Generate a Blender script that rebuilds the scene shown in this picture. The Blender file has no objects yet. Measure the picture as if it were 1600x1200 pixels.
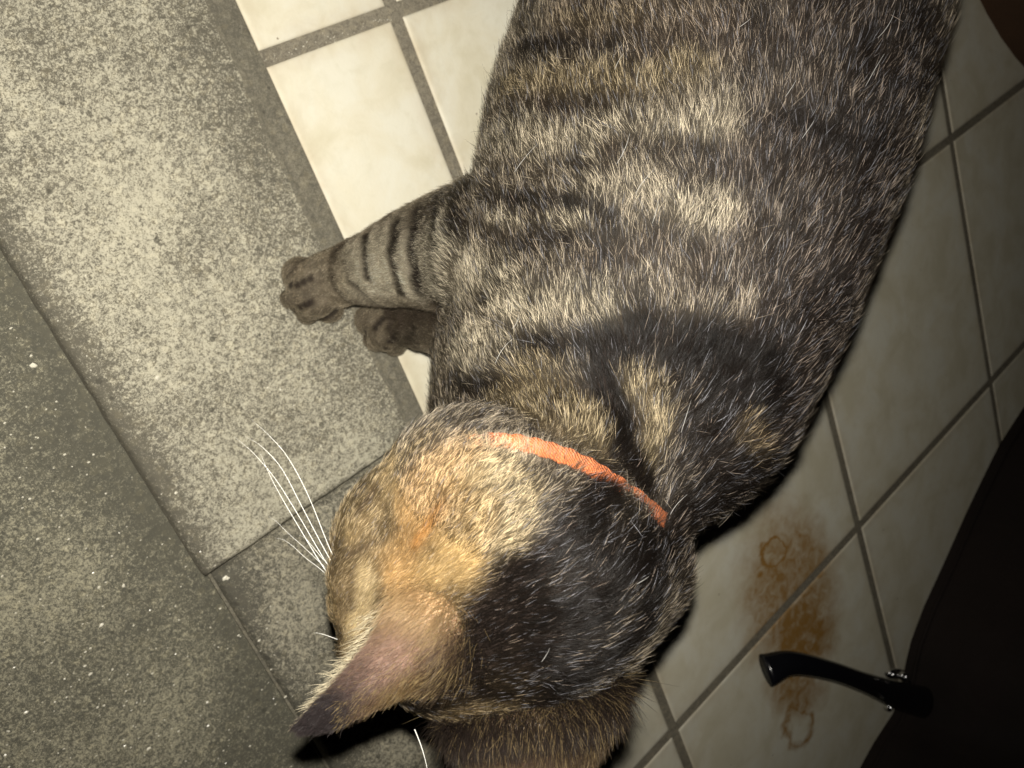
import bpy, bmesh, math, random
import numpy as np
from mathutils import Vector, Matrix, noise
from mathutils.bvhtree import BVHTree

QUICK = False            # True: no fur, for layout tests
random.seed(7); rng = np.random.default_rng(7)

# ------------------------------------------------------------------ camera
H = 0.465                                   # camera height above the tiles, metres
F_PX, CX, CY = 1327.4, 800.0, 600.0         # focal length in photo pixels, principal point
_a = np.array([2050-CX, 3700-CY, F_PX]); _a /= np.linalg.norm(_a)
_b = np.array([2793-CX, -772-CY, F_PX]); _b -= _a*(_a@_b); _b /= np.linalg.norm(_b)
_n = np.cross(_a, _b); _n *= np.sign(_n[2])
RW = np.array([_b, np.cross(-_n, _b), -_n])  # camera axes -> world axes (X across the tile rows, Z up)
CAM = np.array([0, 0, H])
def ray(x, y): return RW @ np.array([(x-CX)/F_PX, (y-CY)/F_PX, 1.0])
def P(x, y, depth): return CAM + ray(x, y)*depth          # depth along the optical axis
def Pz(x, y, z=0.0):
    d = ray(x, y); return CAM + d*((z-H)/d[2])
def depth_of(p): return float((RW.T @ (np.asarray(p)-CAM))[2])

scene = bpy.context.scene
cam_d = bpy.data.cameras.new('camera'); cam = bpy.data.objects.new('camera', cam_d)
scene.collection.objects.link(cam); scene.camera = cam
M = Matrix.Identity(4)
for i in range(3):
    M[i][0] = RW[i, 0]; M[i][1] = -RW[i, 1]; M[i][2] = -RW[i, 2]; M[i][3] = CAM[i]
cam.matrix_world = M
cam_d.sensor_width = 36; cam_d.lens = 36*F_PX/1600; cam_d.clip_start = 0.01; cam_d.clip_end = 200
cam_d.dof.use_dof = True; cam_d.dof.focus_distance = 0.30; cam_d.dof.aperture_fstop = 22

# ------------------------------------------------------------------ night sky and the phone's flash
world = bpy.data.worlds.new('World'); scene.world = world; world.use_nodes = True
wn = world.node_tree.nodes; wl = world.node_tree.links; wn.clear()
wo = wn.new('ShaderNodeOutputWorld'); bg = wn.new('ShaderNodeBackground'); sk = wn.new('ShaderNodeTexSky')
sk.sky_type = 'NISHITA'; sk.sun_disc = False; sk.sun_elevation = math.radians(-4); sk.sun_rotation = math.radians(200)
bg.inputs['Strength'].default_value = 0.012
wl.new(sk.outputs[0], bg.inputs[0]); wl.new(bg.outputs[0], wo.inputs[0])

fl_d = bpy.data.lights.new('flash', 'SPOT'); fl = bpy.data.objects.new('flash', fl_d)
scene.collection.objects.link(fl)
fl_pos = CAM + RW @ np.array([0.0, -0.017, -0.002])
fl.location = fl_pos
aim = P(610, 380, 0.5)
fl.rotation_euler = (Vector(fl_pos)-Vector(aim)).to_track_quat('Z', 'Y').to_euler()
fl_d.energy = 16.0; fl_d.shadow_soft_size = 0.0028; fl_d.color = (1.0, 0.955, 0.86)
fl_d.spot_size = math.radians(118); fl_d.spot_blend = 1.0
scene.view_settings.view_transform = 'Standard'; scene.view_settings.look = 'None'
scene.view_settings.exposure = 0.0; scene.view_settings.gamma = 1.0
scene.view_settings.use_curve_mapping = False
scene.cycles.max_bounces = 7; scene.cycles.diffuse_bounces = 3; scene.cycles.glossy_bounces = 3; scene.cycles.transmission_bounces = 4

# ------------------------------------------------------------------ helpers
COL = scene.collection
def link(name, data, parent=None, mat=None):
    o = bpy.data.objects.new(name, data); COL.objects.link(o)
    if parent is not None: o.parent = parent
    if mat is not None and data is not None: data.materials.append(mat)
    return o
def tag(o, label=None, cat=None, group=None, kind=None):
    if label: o['label'] = label
    if cat: o['category'] = cat
    if group: o['group'] = group
    if kind: o['kind'] = kind
    return o
def mesh_from(name, verts, faces, smooth=True):
    me = bpy.data.meshes.new(name); me.from_pydata([tuple(map(float, v)) for v in verts], [], faces); me.update()
    if smooth: me.polygons.foreach_set('use_smooth', [True]*len(me.polygons))
    return me
def new_mat(name):
    m = bpy.data.materials.new(name); m.use_nodes = True
    nt = m.node_tree; b = nt.nodes['Principled BSDF']
    return m, nt, b
def N(nt, typ, **kw):
    n = nt.nodes.new(typ)
    for k, v in kw.items():
        if k.startswith('i_'): n.inputs[k[2:].replace('_', ' ')].default_value = v
        else: setattr(n, k, v)
    return n
def ramp(nt, src, stops, interp='LINEAR'):
    r = nt.nodes.new('ShaderNodeValToRGB'); cr = r.color_ramp; cr.interpolation = interp
    while len(cr.elements) < len(stops): cr.elements.new(0.5)
    for e, (p, c) in zip(cr.elements, stops):
        e.position = p; e.color = (*c, 1) if len(c) == 3 else c
    nt.links.new(src, r.inputs[0]); return r.outputs[0]
def mixc(nt, fac, a, b, mode='MIX'):
    m = nt.nodes.new('ShaderNodeMix'); m.data_type = 'RGBA'; m.blend_type = mode
    for s, k in ((fac, 0), (a, 6), (b, 7)):
        if isinstance(s, (int, float)): m.inputs[k].default_value = s
        elif isinstance(s, tuple): m.inputs[k].default_value = (*s, 1)
        else: nt.links.new(s, m.inputs[k])
    return m.outputs[2]
def mth(nt, op, a, b=None, c=None, clamp=False):
    m = nt.nodes.new('ShaderNodeMath'); m.operation = op; m.use_clamp = clamp
    for i, s in enumerate((a, b, c)):
        if s is None: continue
        if isinstance(s, (int, float)): m.inputs[i].default_value = s
        else: nt.links.new(s, m.inputs[i])
    return m.outputs[0]
def nz(nt, co, scale, detail=4, rough=0.55, dist=0.0):
    n = nt.nodes.new('ShaderNodeTexNoise'); n.inputs['Scale'].default_value = scale
    n.inputs['Detail'].default_value = detail; n.inputs['Roughness'].default_value = rough
    n.inputs['Distortion'].default_value = dist; nt.links.new(co, n.inputs['Vector']); return n.outputs['Fac']
def bump(nt, h, strength, distance, bs, prev=None):
    b = nt.nodes.new('ShaderNodeBump'); b.inputs['Strength'].default_value = strength; b.inputs['Distance'].default_value = distance
    nt.links.new(h, b.inputs['Height'])
    if prev is not None: nt.links.new(prev, b.inputs['Normal'])
    if bs is not None: nt.links.new(b.outputs[0], bs.inputs['Normal'])
    return b.outputs[0]
def world_co(nt):
    g = nt.nodes.new('ShaderNodeNewGeometry'); return g.outputs['Position']

# ------------------------------------------------------------------ materials of the ground
def concrete(name, light, dark, cover, grain=900, seed=(0, 0, 0), wearw=0.62, grime=None):
    """Cement with exposed sand grains: pale grains over grey paste, worn unevenly."""
    m, nt, b = new_mat(name); co0 = world_co(nt)
    mp = N(nt, 'ShaderNodeMapping'); mp.inputs['Location'].default_value = seed; nt.links.new(co0, mp.inputs[0]); co = mp.outputs[0]
    big = nz(nt, co, 13, 3, 0.55); mid = nz(nt, co, 330, 4, 0.65, 0.8)
    fine = nz(nt, co, grain*0.9, 4, 0.75, 1.2); fine2 = nz(nt, co, grain*2.2, 3, 0.6)
    wear = mth(nt, 'ADD', mth(nt, 'MULTIPLY', big, 0.36), mth(nt, 'MULTIPLY', mid, 0.64))
    g = mth(nt, 'ADD', mth(nt, 'MULTIPLY', fine, 0.7), mth(nt, 'MULTIPLY', fine2, 0.3))
    s = mth(nt, 'ADD', g, mth(nt, 'MULTIPLY', mth(nt, 'SUBTRACT', wear, 0.5), wearw))
    s = mth(nt, 'ADD', s, cover)
    if grime:                                     # dirt held along the joint: (x of the joint, reach, amount)
        sx = N(nt, 'ShaderNodeSeparateXYZ'); nt.links.new(co0, sx.inputs[0])
        wob = mth(nt, 'MULTIPLY_ADD', nz(nt, co, 45, 4), 0.8, 0.6)
        for gx, reach, amt in grime:
            d = mth(nt, 'DIVIDE', mth(nt, 'ABSOLUTE', mth(nt, 'SUBTRACT', sx.outputs[0], gx)), mth(nt, 'MULTIPLY', wob, reach))
            s = mth(nt, 'SUBTRACT', s, mth(nt, 'MULTIPLY', mth(nt, 'SUBTRACT', 1.0, d, clamp=True), amt))
    base = ramp(nt, s, [(0.43, dark), (0.475, tuple(d*1.6 for d in dark)), (0.51, tuple((l+d)*0.5 for l, d in zip(light, dark))), (0.56, light)])
    v = N(nt, 'ShaderNodeTexVoronoi', feature='F1'); v.inputs['Scale'].default_value = 300; nt.links.new(co, v.inputs['Vector'])
    sepv = N(nt, 'ShaderNodeSeparateColor'); nt.links.new(v.outputs['Color'], sepv.inputs[0])
    tint = mixc(nt, 0.35, base, ramp(nt, sepv.outputs[0], [(0, (.30, .30, .32)), (.8, (.52, .5, .47)), (1, (.75, .7, .6))]), 'SOFT_LIGHT')
    hs = N(nt, 'ShaderNodeHueSaturation'); hs.inputs['Saturation'].default_value = 1.0; nt.links.new(tint, hs.inputs['Color'])
    # small dark pits
    v2 = N(nt, 'ShaderNodeTexVoronoi', feature='F1'); v2.inputs['Scale'].default_value = 120; nt.links.new(co, v2.inputs['Vector'])
    sep = N(nt, 'ShaderNodeSeparateColor'); nt.links.new(v2.outputs['Color'], sep.inputs[0])
    pit = mth(nt, 'MULTIPLY', mth(nt, 'LESS_THAN', v2.outputs['Distance'], mth(nt, 'MULTIPLY', sep.outputs[1], 0.22)), mth(nt, 'GREATER_THAN', sep.outputs[0], 0.72))
    colr = mixc(nt, mth(nt, 'MULTIPLY', pit, 0.65), hs.outputs[0], tuple(d*0.55 for d in dark))
    nt.links.new(colr, b.inputs['Base Color'])
    b.inputs['Roughness'].default_value = 0.85; b.inputs['Specular IOR Level'].default_value = 0.3
    hgt = mth(nt, 'SUBTRACT', g, mth(nt, 'MULTIPLY', pit, 0.5))
    n1 = bump(nt, hgt, 0.8, 0.0007, None)
    bump(nt, mid, 0.35, 0.0012, b, n1)
    return m

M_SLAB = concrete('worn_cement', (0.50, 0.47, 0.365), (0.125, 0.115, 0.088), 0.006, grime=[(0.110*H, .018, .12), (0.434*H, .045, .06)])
M_SLAB2 = concrete('dark_cement', (0.40, 0.37, 0.28), (0.105, 0.098, 0.076), -0.012, seed=(1, 2, 0), wearw=0.8, grime=[(0.110*H, .025, .10)])  # cement of a darker tone for the second slab
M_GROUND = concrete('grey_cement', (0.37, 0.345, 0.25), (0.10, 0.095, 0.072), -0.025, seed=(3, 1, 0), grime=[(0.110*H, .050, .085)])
M_MORTAR = concrete('mortar', (0.25, 0.23, 0.175), (0.125, 0.115, 0.088), -0.03, grain=1300, seed=(0, 5, 0))
M_GROUT = concrete('grout', (0.31, 0.28, 0.215), (0.155, 0.138, 0.105), -0.01, grain=1300, seed=(2, 5, 0))

def tile_mat():
    m, nt, b = new_mat('cream_tile'); co = world_co(nt)
    big = nz(nt, co, 22, 5, 0.6, 0.5); mid = nz(nt, co, 70, 5, 0.65, 1.0)
    c0 = ramp(nt, big, [(0.36, (0.66, 0.61, 0.46)), (0.5, (0.725, 0.68, 0.54)), (0.62, (0.75, 0.72, 0.60))])
    c1 = mixc(nt, mth(nt, 'MULTIPLY', ramp(nt, mid, [(0.5, (0, 0, 0)), (0.68, (1, 1, 1))]), 0.30), c0, (0.60, 0.56, 0.42))
    # dark specks
    v = N(nt, 'ShaderNodeTexVoronoi', feature='F1'); v.inputs['Scale'].default_value = 75; nt.links.new(co, v.inputs['Vector'])
    sep = N(nt, 'ShaderNodeSeparateColor'); nt.links.new(v.outputs['Color'], sep.inputs[0])
    sp = mth(nt, 'MULTIPLY', mth(nt, 'LESS_THAN', v.outputs['Distance'], mth(nt, 'MULTIPLY', sep.outputs[1], 0.07)), mth(nt, 'GREATER_THAN', sep.outputs[0], 0.70))
    c2 = mixc(nt, mth(nt, 'MULTIPLY', sp, 0.75), c1, (0.16, 0.12, 0.08))
    # brown dried spill: blobs and rings, placed on the floor in metres
    sx = N(nt, 'ShaderNodeSeparateXYZ'); 
    dis = N(nt, 'ShaderNodeTexNoise'); dis.inputs['Scale'].default_value = 45; dis.inputs['Detail'].default_value = 4; nt.links.new(co, dis.inputs['Vector'])
    off = N(nt, 'ShaderNodeVectorMath', operation='MULTIPLY_ADD'); nt.links.new(dis.outputs['Color'], off.inputs[0])
    off.inputs[1].default_value = (0.035, 0.035, 0); nt.links.new(co, off.inputs[2])
    def blob(px, py, rpx, rpy, soft=0.5):
        c = Pz(px, py); rx = np.linalg.norm(Pz(px+rpx, py)-c); ex = (Pz(px+rpx, py)-Pz(px-rpx, py)); ey = (Pz(px, py+rpy)-Pz(px, py-rpy))
        A = np.array([[ex[0]/2, ey[0]/2], [ex[1]/2, ey[1]/2]]); Ai = np.linalg.inv(A)
        s = N(nt, 'ShaderNodeVectorMath', operation='SUBTRACT'); nt.links.new(off.outputs[0], s.inputs[0]); s.inputs[1].default_value = (c[0]+0.0175, c[1]+0.0175, 0)
        xy = N(nt, 'ShaderNodeSeparateXYZ'); nt.links.new(s.outputs[0], xy.inputs[0])
        u = mth(nt, 'ADD', mth(nt, 'MULTIPLY', xy.outputs[0], float(Ai[0, 0])), mth(nt, 'MULTIPLY', xy.outputs[1], float(Ai[0, 1])))
        w = mth(nt, 'ADD', mth(nt, 'MULTIPLY', xy.outputs[0], float(Ai[1, 0])), mth(nt, 'MULTIPLY', xy.outputs[1], float(Ai[1, 1])))
        return mth(nt, 'SQRT', mth(nt, 'ADD', mth(nt, 'MULTIPLY', u, u), mth(nt, 'MULTIPLY', w, w)))
    def fill(d, amt, a=0.55, bb=1.1): return mth(nt, 'MULTIPLY', ramp(nt, d, [(a, (1, 1, 1)), (min(bb, 1.0), (0, 0, 0))]), amt)
    def ring(d, amt, w=0.22): return mth(nt, 'MULTIPLY', mth(nt, 'SUBTRACT', 1.0, mth(nt, 'DIVIDE', mth(nt, 'ABSOLUTE', mth(nt, 'SUBTRACT', d, 0.8)), w), clamp=True), amt)
    cur = None
    for t in (fill(blob(1238, 930, 92, 165), 0.36, 0.5), fill(blob(1252, 985, 72, 84), 0.46, 0.4), ring(blob(1208, 862, 30, 30), 0.6, 0.28),
              fill(blob(1245, 1070, 56, 66), 0.36, 0.4), ring(blob(1248, 1135, 26, 40), 0.42, 0.3), fill(blob(1210, 810, 34, 40), 0.18, 0.3),
              ring(blob(1245, 965, 66, 90), 0.22, 0.2)):
        cur = t if cur is None else mth(nt, 'MAXIMUM', cur, t)
    mot = nz(nt, co, 85, 5, 0.7, 0.8)
    st = mth(nt, 'MULTIPLY', cur, mth(nt, 'MULTIPLY_ADD', mot, 2.6, -0.25), clamp=True)
    c3 = mixc(nt, mth(nt, 'MULTIPLY', st, 2.0, clamp=True), c2, (0.34, 0.185, 0.05))
    # grubby tint collecting near the tile's edge (object space would repeat; use the stored distance to the rim)
    at = N(nt, 'ShaderNodeAttribute', attribute_name='rim')
    rimf = mth(nt, 'MULTIPLY', at.outputs['Fac'], mth(nt, 'MULTIPLY_ADD', nz(nt, co, 60, 3), 1.8, -0.45), clamp=True)
    c4 = mixc(nt, mth(nt, 'MULTIPLY', rimf, 0.5), c3, (0.42, 0.31, 0.19))
    nt.links.new(c4, b.inputs['Base Color'])
    b.inputs['Roughness'].default_value = 0.55; b.inputs['Specular IOR Level'].default_value = 0.25
    n1 = bump(nt, nz(nt, co, 500, 3), 0.15, 0.0005, None)
    bump(nt, nz(nt, co, 40, 3), 0.3, 0.0012, b, n1)
    return m
M_TILE = tile_mat()

# ------------------------------------------------------------------ ground
def grid_mesh(name, x0, x1, y0, y1, z, nx, ny):
    xs = np.linspace(x0, x1, nx+1); ys = np.linspace(y0, y1, ny+1)
    v = [(x, y, z) for y in ys for x in xs]
    f = [(j*(nx+1)+i, j*(nx+1)+i+1, (j+1)*(nx+1)+i+1, (j+1)*(nx+1)+i) for j in range(ny) for i in range(nx)]
    return mesh_from(name, v, f, False)
g = link('ground', grid_mesh('ground', -40, 40, -40, 40, -0.016, 8, 8), None, M_GROUND); tag(g, kind='structure')

# raised cement bed under the tiles
def box_mesh(name, x0, x1, y0, y1, z0, z1, bev=0.0, seg=2, wob=0.0, cuts=0):
    bm = bmesh.new(); bmesh.ops.create_cube(bm, size=1)
    for v in bm.verts:
        v.co = Vector((x0 if v.co.x < 0 else x1, y0 if v.co.y < 0 else y1, z0 if v.co.z < 0 else z1))
    if bev: bmesh.ops.bevel(bm, geom=bm.edges[:], offset=bev, segments=seg, affect='EDGES', profile=0.6)
    me = bpy.data.meshes.new(name); bm.to_mesh(me); bm.free()
    return me
TX0 = 0.455*H                       # where the tiles begin
floor = link('floor', box_mesh('floor', TX0, 3.2, -3.0, 1.4, -0.05, -0.0007), None, M_GROUT); tag(floor, kind='structure')

def worn_slab(name, x0, x1, y0, y1, z0, z1, mat, parent=None, step=0.004, rough=0.0007, edge=0.0045, wob=0.0008, seed=0.0):
    """Cement block: finely divided top with worn, crumbling arrises."""
    nx = max(4, int((x1-x0)/step)); ny = max(4, int((y1-y0)/step))
    xs = np.linspace(x0, x1, nx+1); ys = np.linspace(y0, y1, ny+1); v = []; f = []
    for j, y in enumerate(ys):
        for i, x in enumerate(xs):
            dx = min(x-x0, x1-x); dy = min(y-y0, y1-y)
            nn = noise.noise(Vector((x*90+seed, y*90, 3))); n2 = noise.noise(Vector((x*25+seed, y*25, 9)))
            e = edge*(1+0.5*n2+0.4*nn); d = min(dx, dy)
            k = max(0.0, 1-d/e); z = z1 - (k*k)*(edge*0.8) + rough*nn*0.5 + rough*n2
            xx, yy = x, y
            if i in (0, nx): xx += wob*nn*(1 if i == 0 else -1)*0.7
            if j in (0, ny): yy += wob*nn
            v.append((xx, yy, z))
    W = nx+1
    for j in range(ny):
        for i in range(nx): a = j*W+i; f.append((a, a+1, a+W+1, a+W))
    rim = [i for i in range(W)] + [j*W+nx for j in range(1, ny+1)] + [ny*W+i for i in range(nx-1, -1, -1)] + [j*W for j in range(ny-1, 0, -1)]
    b0 = len(v)
    for r in rim: v.append((v[r][0], v[r][1], z0))
    for k in range(len(rim)):
        k2 = (k+1) % len(rim); f.append((rim[k2], rim[k], b0+k, b0+k2))
    me = mesh_from(name, v, f); return link(name, me, parent, mat)

kerb = link('kerb', box_mesh('kerb', 0.115*H, 0.445*H, -3.0, 1.4, -0.05, -0.013), None, M_MORTAR); tag(kerb, kind='structure')
SX0, SX1 = 0.110*H, 0.434*H
s1 = worn_slab('slab', SX0, SX1, -0.448*H, 0.40*H, -0.04, -0.001, M_SLAB, kerb, step=0.0022, seed=1.3)
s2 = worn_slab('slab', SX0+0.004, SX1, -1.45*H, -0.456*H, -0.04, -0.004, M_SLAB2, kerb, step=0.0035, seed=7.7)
s3 = worn_slab('slab', SX0, SX1, 0.405*H, 1.35*H, -0.04, -0.001, M_SLAB, kerb, step=0.006, seed=12.7)
# wavy mortar strip squeezed between slabs and tiles
def strip():
    ys = np.arange(-1.45*H, 1.35*H, 0.0022); v = []; f = []; K = 10
    for y in ys:
        w0 = noise.noise(Vector((1.7, y*28, 0)))*0.0040 + noise.noise(Vector((4.7, y*90, 0)))*0.0018
        xa = SX1-0.0045+w0-0.002; xb = TX0-0.0006
        for k in range(K+1):
            t = k/K; x = xa+(xb-xa)*t
            z = -0.0012 + 0.0016*math.sin(min(1, t*3)*math.pi*0.5) - 0.0014*math.exp(-((t-0.33)/0.07)**2) + 0.0007*noise.noise(Vector((x*300, y*300, 0)))-(0.004 if k == 0 else 0)
            v.append((x, y, z))
    for j in range(len(ys)-1):
        for k in range(K): a = j*(K+1)+k; f.append((a, a+1, a+K+2, a+K+1))
    return mesh_from('mortar_strip', v, f)
link('mortar_strip', strip(), kerb, M_MORTAR)

# tiles, each a piece of its own
TS = 0.645*H; JX = 0.0085; JY = 0.0085
def tile_mesh(w, h):
    """Tile with a pillowed rim; 'rim' attribute 1 at the edge, 0 inside."""
    offs = [0, 0.0006, 0.0016, 0.0035, 0.010, 0.022]
    xs = sorted(set([o for o in offs]+[w-o for o in offs])); ys = sorted(set([o for o in offs]+[h-o for o in offs]))
    v = []; f = []; rim = []
    for y in ys:
        for x in xs:
            d = min(x, w-x, y, h-y)
            z = -0.0012 if d < 1e-6 else (-0.0004 if d < 0.001 else 0.0)
            v.append((x, y, z)); rim.append(max(0.0, 1-d/0.012))
    W = len(xs); Hn = len(ys)
    for j in range(Hn-1):
        for i in range(W-1): a = j*W+i; f.append((a, a+1, a+W+1, a+W))
    ring = [i for i in range(W)]+[j*W+W-1 for j in range(1, Hn)]+[(Hn-1)*W+i for i in range(W-2, -1, -1)]+[j*W for j in range(Hn-2, 0, -1)]
    b0 = len(v)
    for r in ring: v.append((v[r][0], v[r][1], -0.008)); rim.append(1.0)
    for k in range(len(ring)):
        k2 = (k+1) % len(ring); f.append((ring[k2], ring[k], b0+k, b0+k2))
    me = mesh_from('tile', v, f, True); at = me.attributes.new('rim', 'FLOAT', 'POINT'); at.data.foreach_set('value', rim)
    me.materials.append(M_TILE); return me
cols = [(TX0, 0.650*H-JX/2)] + [((0.650+0.645*k)*H+JX/2, (0.650+0.645*(k+1))*H-JX/2) for k in range(0, 9)]
t_cut = tile_mesh(cols[0][1]-cols[0][0], TS-JY); t_full = tile_mesh(cols[1][1]-cols[1][0], TS-JY)
for ci, (xa, xb) in enumerate(cols):
    for r in range(-8, 4):
        y0 = (0.062 + 0.645*r)*H + JY/2
        if y0 < -2.9 or y0+TS > 1.38: continue
        t = link('tile', t_cut if ci == 0 else t_full, floor)
        jit = rng.normal(size=3)
        jit = np.clip(jit, -1.6, 1.6); t.location = (xa, y0, 0.00010*jit[0]+0.0002); t.rotation_euler = (0.0004*jit[1], -abs(0.0004*jit[2]), 0)

# ------------------------------------------------------------------ the cat: body
# head frame (from the pose in the photograph): F nose-ward, L the cat's left, U crown-ward
Hc = P(756, 927, 0.272)
RH = np.array([[-0.81, 0.58, 0.02], [0.50, 0.68, 0.54], [0.30, 0.45, -0.84]])
_q, _r = np.linalg.qr(RH); RH = _q*np.sign(np.diag(_r))
HF, HL, HU = (RW@RH[:, 0]), (RW@RH[:, 1]), (RW@RH[:, 2])
def hp(fw, lf, up): return Hc + (HF*fw+HL*lf+HU*up)/100
BALLS = []   # centre, radii(3), frame(3x3 cols), flow vec, hair length, region
UP = np.array([0, 0, 1.0])
def ball(c, r, flow=None, hl=0.012, reg='body', frame=None):
    r = np.array(r if hasattr(r, '__len__') else [r]*3, float)
    BALLS.append(dict(c=np.array(c), r=r, fr=np.eye(3) if frame is None else frame, flow=None if flow is None else np.array(flow, float), hl=hl, reg=reg))
def chain(pts, hl=0.012, reg='body', rev=False):
    for (a, ra), (b, rb) in zip(pts[:-1], pts[1:]):
        a = np.array(a); b = np.array(b); L = np.linalg.norm(b-a); n = max(2, int(L/0.012))
        fl_ = (b-a)/L*(1 if not rev else -1)
        for k in range(n+1):
            t = k/n; ball(a+(b-a)*t, ra+(rb-ra)*t, fl_, hl, reg)
def Pr(x, y, z, rpx):      # point at height z whose ball covers rpx pixels
    p = Pz(x, y, z); return (p, rpx*depth_of(p)/F_PX)
torso = [Pr(1215, -330, .195, 270), Pr(1190, -180, .195, 300), Pr(1148, 0, .195, 306), Pr(1078, 220, .198, 316), Pr(1024, 400, .205, 300), Pr(982, 560, .215, 268), Pr(932, 650, .225, 216), Pr(898, 760, .238, 176), Pr(868, 860, .247, 170)]
chain(torso, 0.017, 'body', rev=True)
chain([Pr(868, 860, .247, 170), (hp(-1.5, 0, -0.3), 0.042)], 0.014, 'neck', rev=True)
chain([Pr(970, 888, .240, 106), (hp(-1.0, 3.2, -1.6), 0.032)], 0.010, 'neck', rev=True)
chain([Pr(790, 760, .235, 110), (hp(-1.5, -2.6, -0.8), 0.030)], 0.009, 'neck', rev=True)
HFR = np.array([HF, HL, HU]).T
ball(hp(0, 0, 0), [.046, .041, .036], None, 0.008, 'head', HFR)
ball(hp(2.2, 0, 0.1), [.026, .026, .024], None, 0.005, 'head', HFR)
for x, y, d_ in ((640, 872, .256), (675, 884, .250), (710, 905, .247), (738, 935, .246), (752, 975, .248)): ball(P(x, y, d_), .0095, None, 0.006, 'head')
for s in (-1, 1):
    ball(hp(0.8, 2.6*s, -1.2), [.030, .022, .026], None, 0.010, 'head', HFR)
    ball(hp(4.0, 1.0*s, -1.6), [.018, .013, .013], None, 0.004, 'face', HFR)
    ball(hp(-0.6, 2.1*s, 1.4), [.018, .016, .014], None, 0.006, 'head', HFR)
ball(hp(4.0, 0, -0.8), [.018, .010, .013], None, 0.003, 'face', HFR)
ball(hp(3.4, 0, -2.5), [.017, .013, .009], None, 0.004, 'face', HFR)
for x, y, d_, r in ((650, 790, .262, 82), (620, 840, .262, 84), (592, 900, .262, 78), (590, 955, .264, 68), (575, 1010, .266, 48)):
    ball(P(x, y, d_), r*d_/F_PX, None, 0.006, 'head')
# chest and throat
chain([Pr(830, 560, .16, 150), Pr(800, 640, .18, 125), (hp(-3, 0, -3), 0.034)], 0.012, 'body', rev=True)
# near foreleg: shoulder, elbow, forearm, wrist, paw
chain([Pr(830, 400, .165, 150), Pr(740, 385, .125, 98)], 0.010, 'body')
chain([Pr(740, 390, .125, 104), Pr(650, 402, .085, 76), Pr(590, 418, .055, 58), Pr(548, 426, .034, 47)], 0.006, 'leg')
chain([Pr(548, 426, .034, 47), Pr(512, 440, .022, 46)], 0.004, 'paw')
def paw(pts, toes):
    for x, y, z, r in pts: p, rr = Pr(x, y, z, r); ball(p, rr, None, 0.0040, 'paw')
    for x, y, z, r in toes: p, rr = Pr(x, y, z, r); ball(p, [rr*1.0, rr*1.0, min(rr, z+0.001)], None, 0.0034, 'paw')
paw([(505, 446, .021, 42), (490, 455, .019, 43)], [(468, 428, .013, 27), (461, 463, .012, 23), (484, 484, .012, 23), (515, 482, .012, 22)])
# far foreleg
chain([Pr(900, 520, .15, 130), Pr(760, 505, .10, 80), Pr(690, 495, .06, 58), Pr(640, 495, .032, 46)], 0.006, 'leg')
paw([(618, 498, .022, 44), (609, 506, .019, 44)], [(580, 500, .013, 26), (590, 525, .012, 24), (616, 533, .012, 23), (640, 520, .012, 20)])
# hind quarters and legs, beyond the picture's top edge
hipz = Pz(1190, -180, .195)
for s in (-1, 1):
    a = hipz + np.array([0.040*s, 0.11, -0.02]); k = a + np.array([0.012*s, -0.04, -0.075]); hk = k + np.array([0, 0.075, -0.045]); ft = hk + np.array([0, -0.02, -0.035]); te = np.array([ft[0], ft[1]-0.045, 0.014]); ft[2] = 0.02
    chain([(a, .065), (k, .042)], 0.012, 'body'); chain([(k, .042), (hk, .020)], 0.008, 'leg'); chain([(hk, .020), (ft, .018), (te, .017)], 0.004, 'paw')
tb = Pz(1215, -330, .195)
tail = [(tb+np.array([0, .03, .02]), .03), (tb+np.array([0, .11, .0]), .022), (tb+np.array([.03, .2, -.05]), .019), (tb+np.array([.07, .28, -.09]), .017), (tb+np.array([.10, .34, -.09]), .012)]
chain(tail, 0.014, 'body')

bm = bmesh.new()
for b in BALLS:
    mt = Matrix.Translation(Vector(b['c'])) @ Matrix([[*row] for row in b['fr']]).to_4x4() @ Matrix.Diagonal((*b['r'], 1))
    bmesh.ops.create_icosphere(bm, subdivisions=3, radius=1, matrix=mt)
bme = bpy.data.meshes.new('tmp'); bm.to_mesh(bme); bm.free()
tmp = bpy.data.objects.new('tmp', bme); COL.objects.link(tmp)
rm = tmp.modifiers.new('r', 'REMESH'); rm.mode = 'VOXEL'; rm.voxel_size = 0.0020; rm.use_smooth_shade = True
smd = tmp.modifiers.new('s', 'SMOOTH'); smd.iterations = 6; smd.factor = 0.5
bpy.context.view_layer.update()
dg = bpy.context.evaluated_depsgraph_get()
body_me = bpy.data.meshes.new_from_object(tmp.evaluated_get(dg)); bpy.data.objects.remove(tmp)
nv = len(body_me.vertices); V = np.empty(nv*3); body_me.vertices.foreach_get('co', V); V = V.reshape(-1, 3)
NO = np.empty(nv*3); body_me.vertices.foreach_get('normal', NO); NO = NO.reshape(-1, 3)
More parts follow.
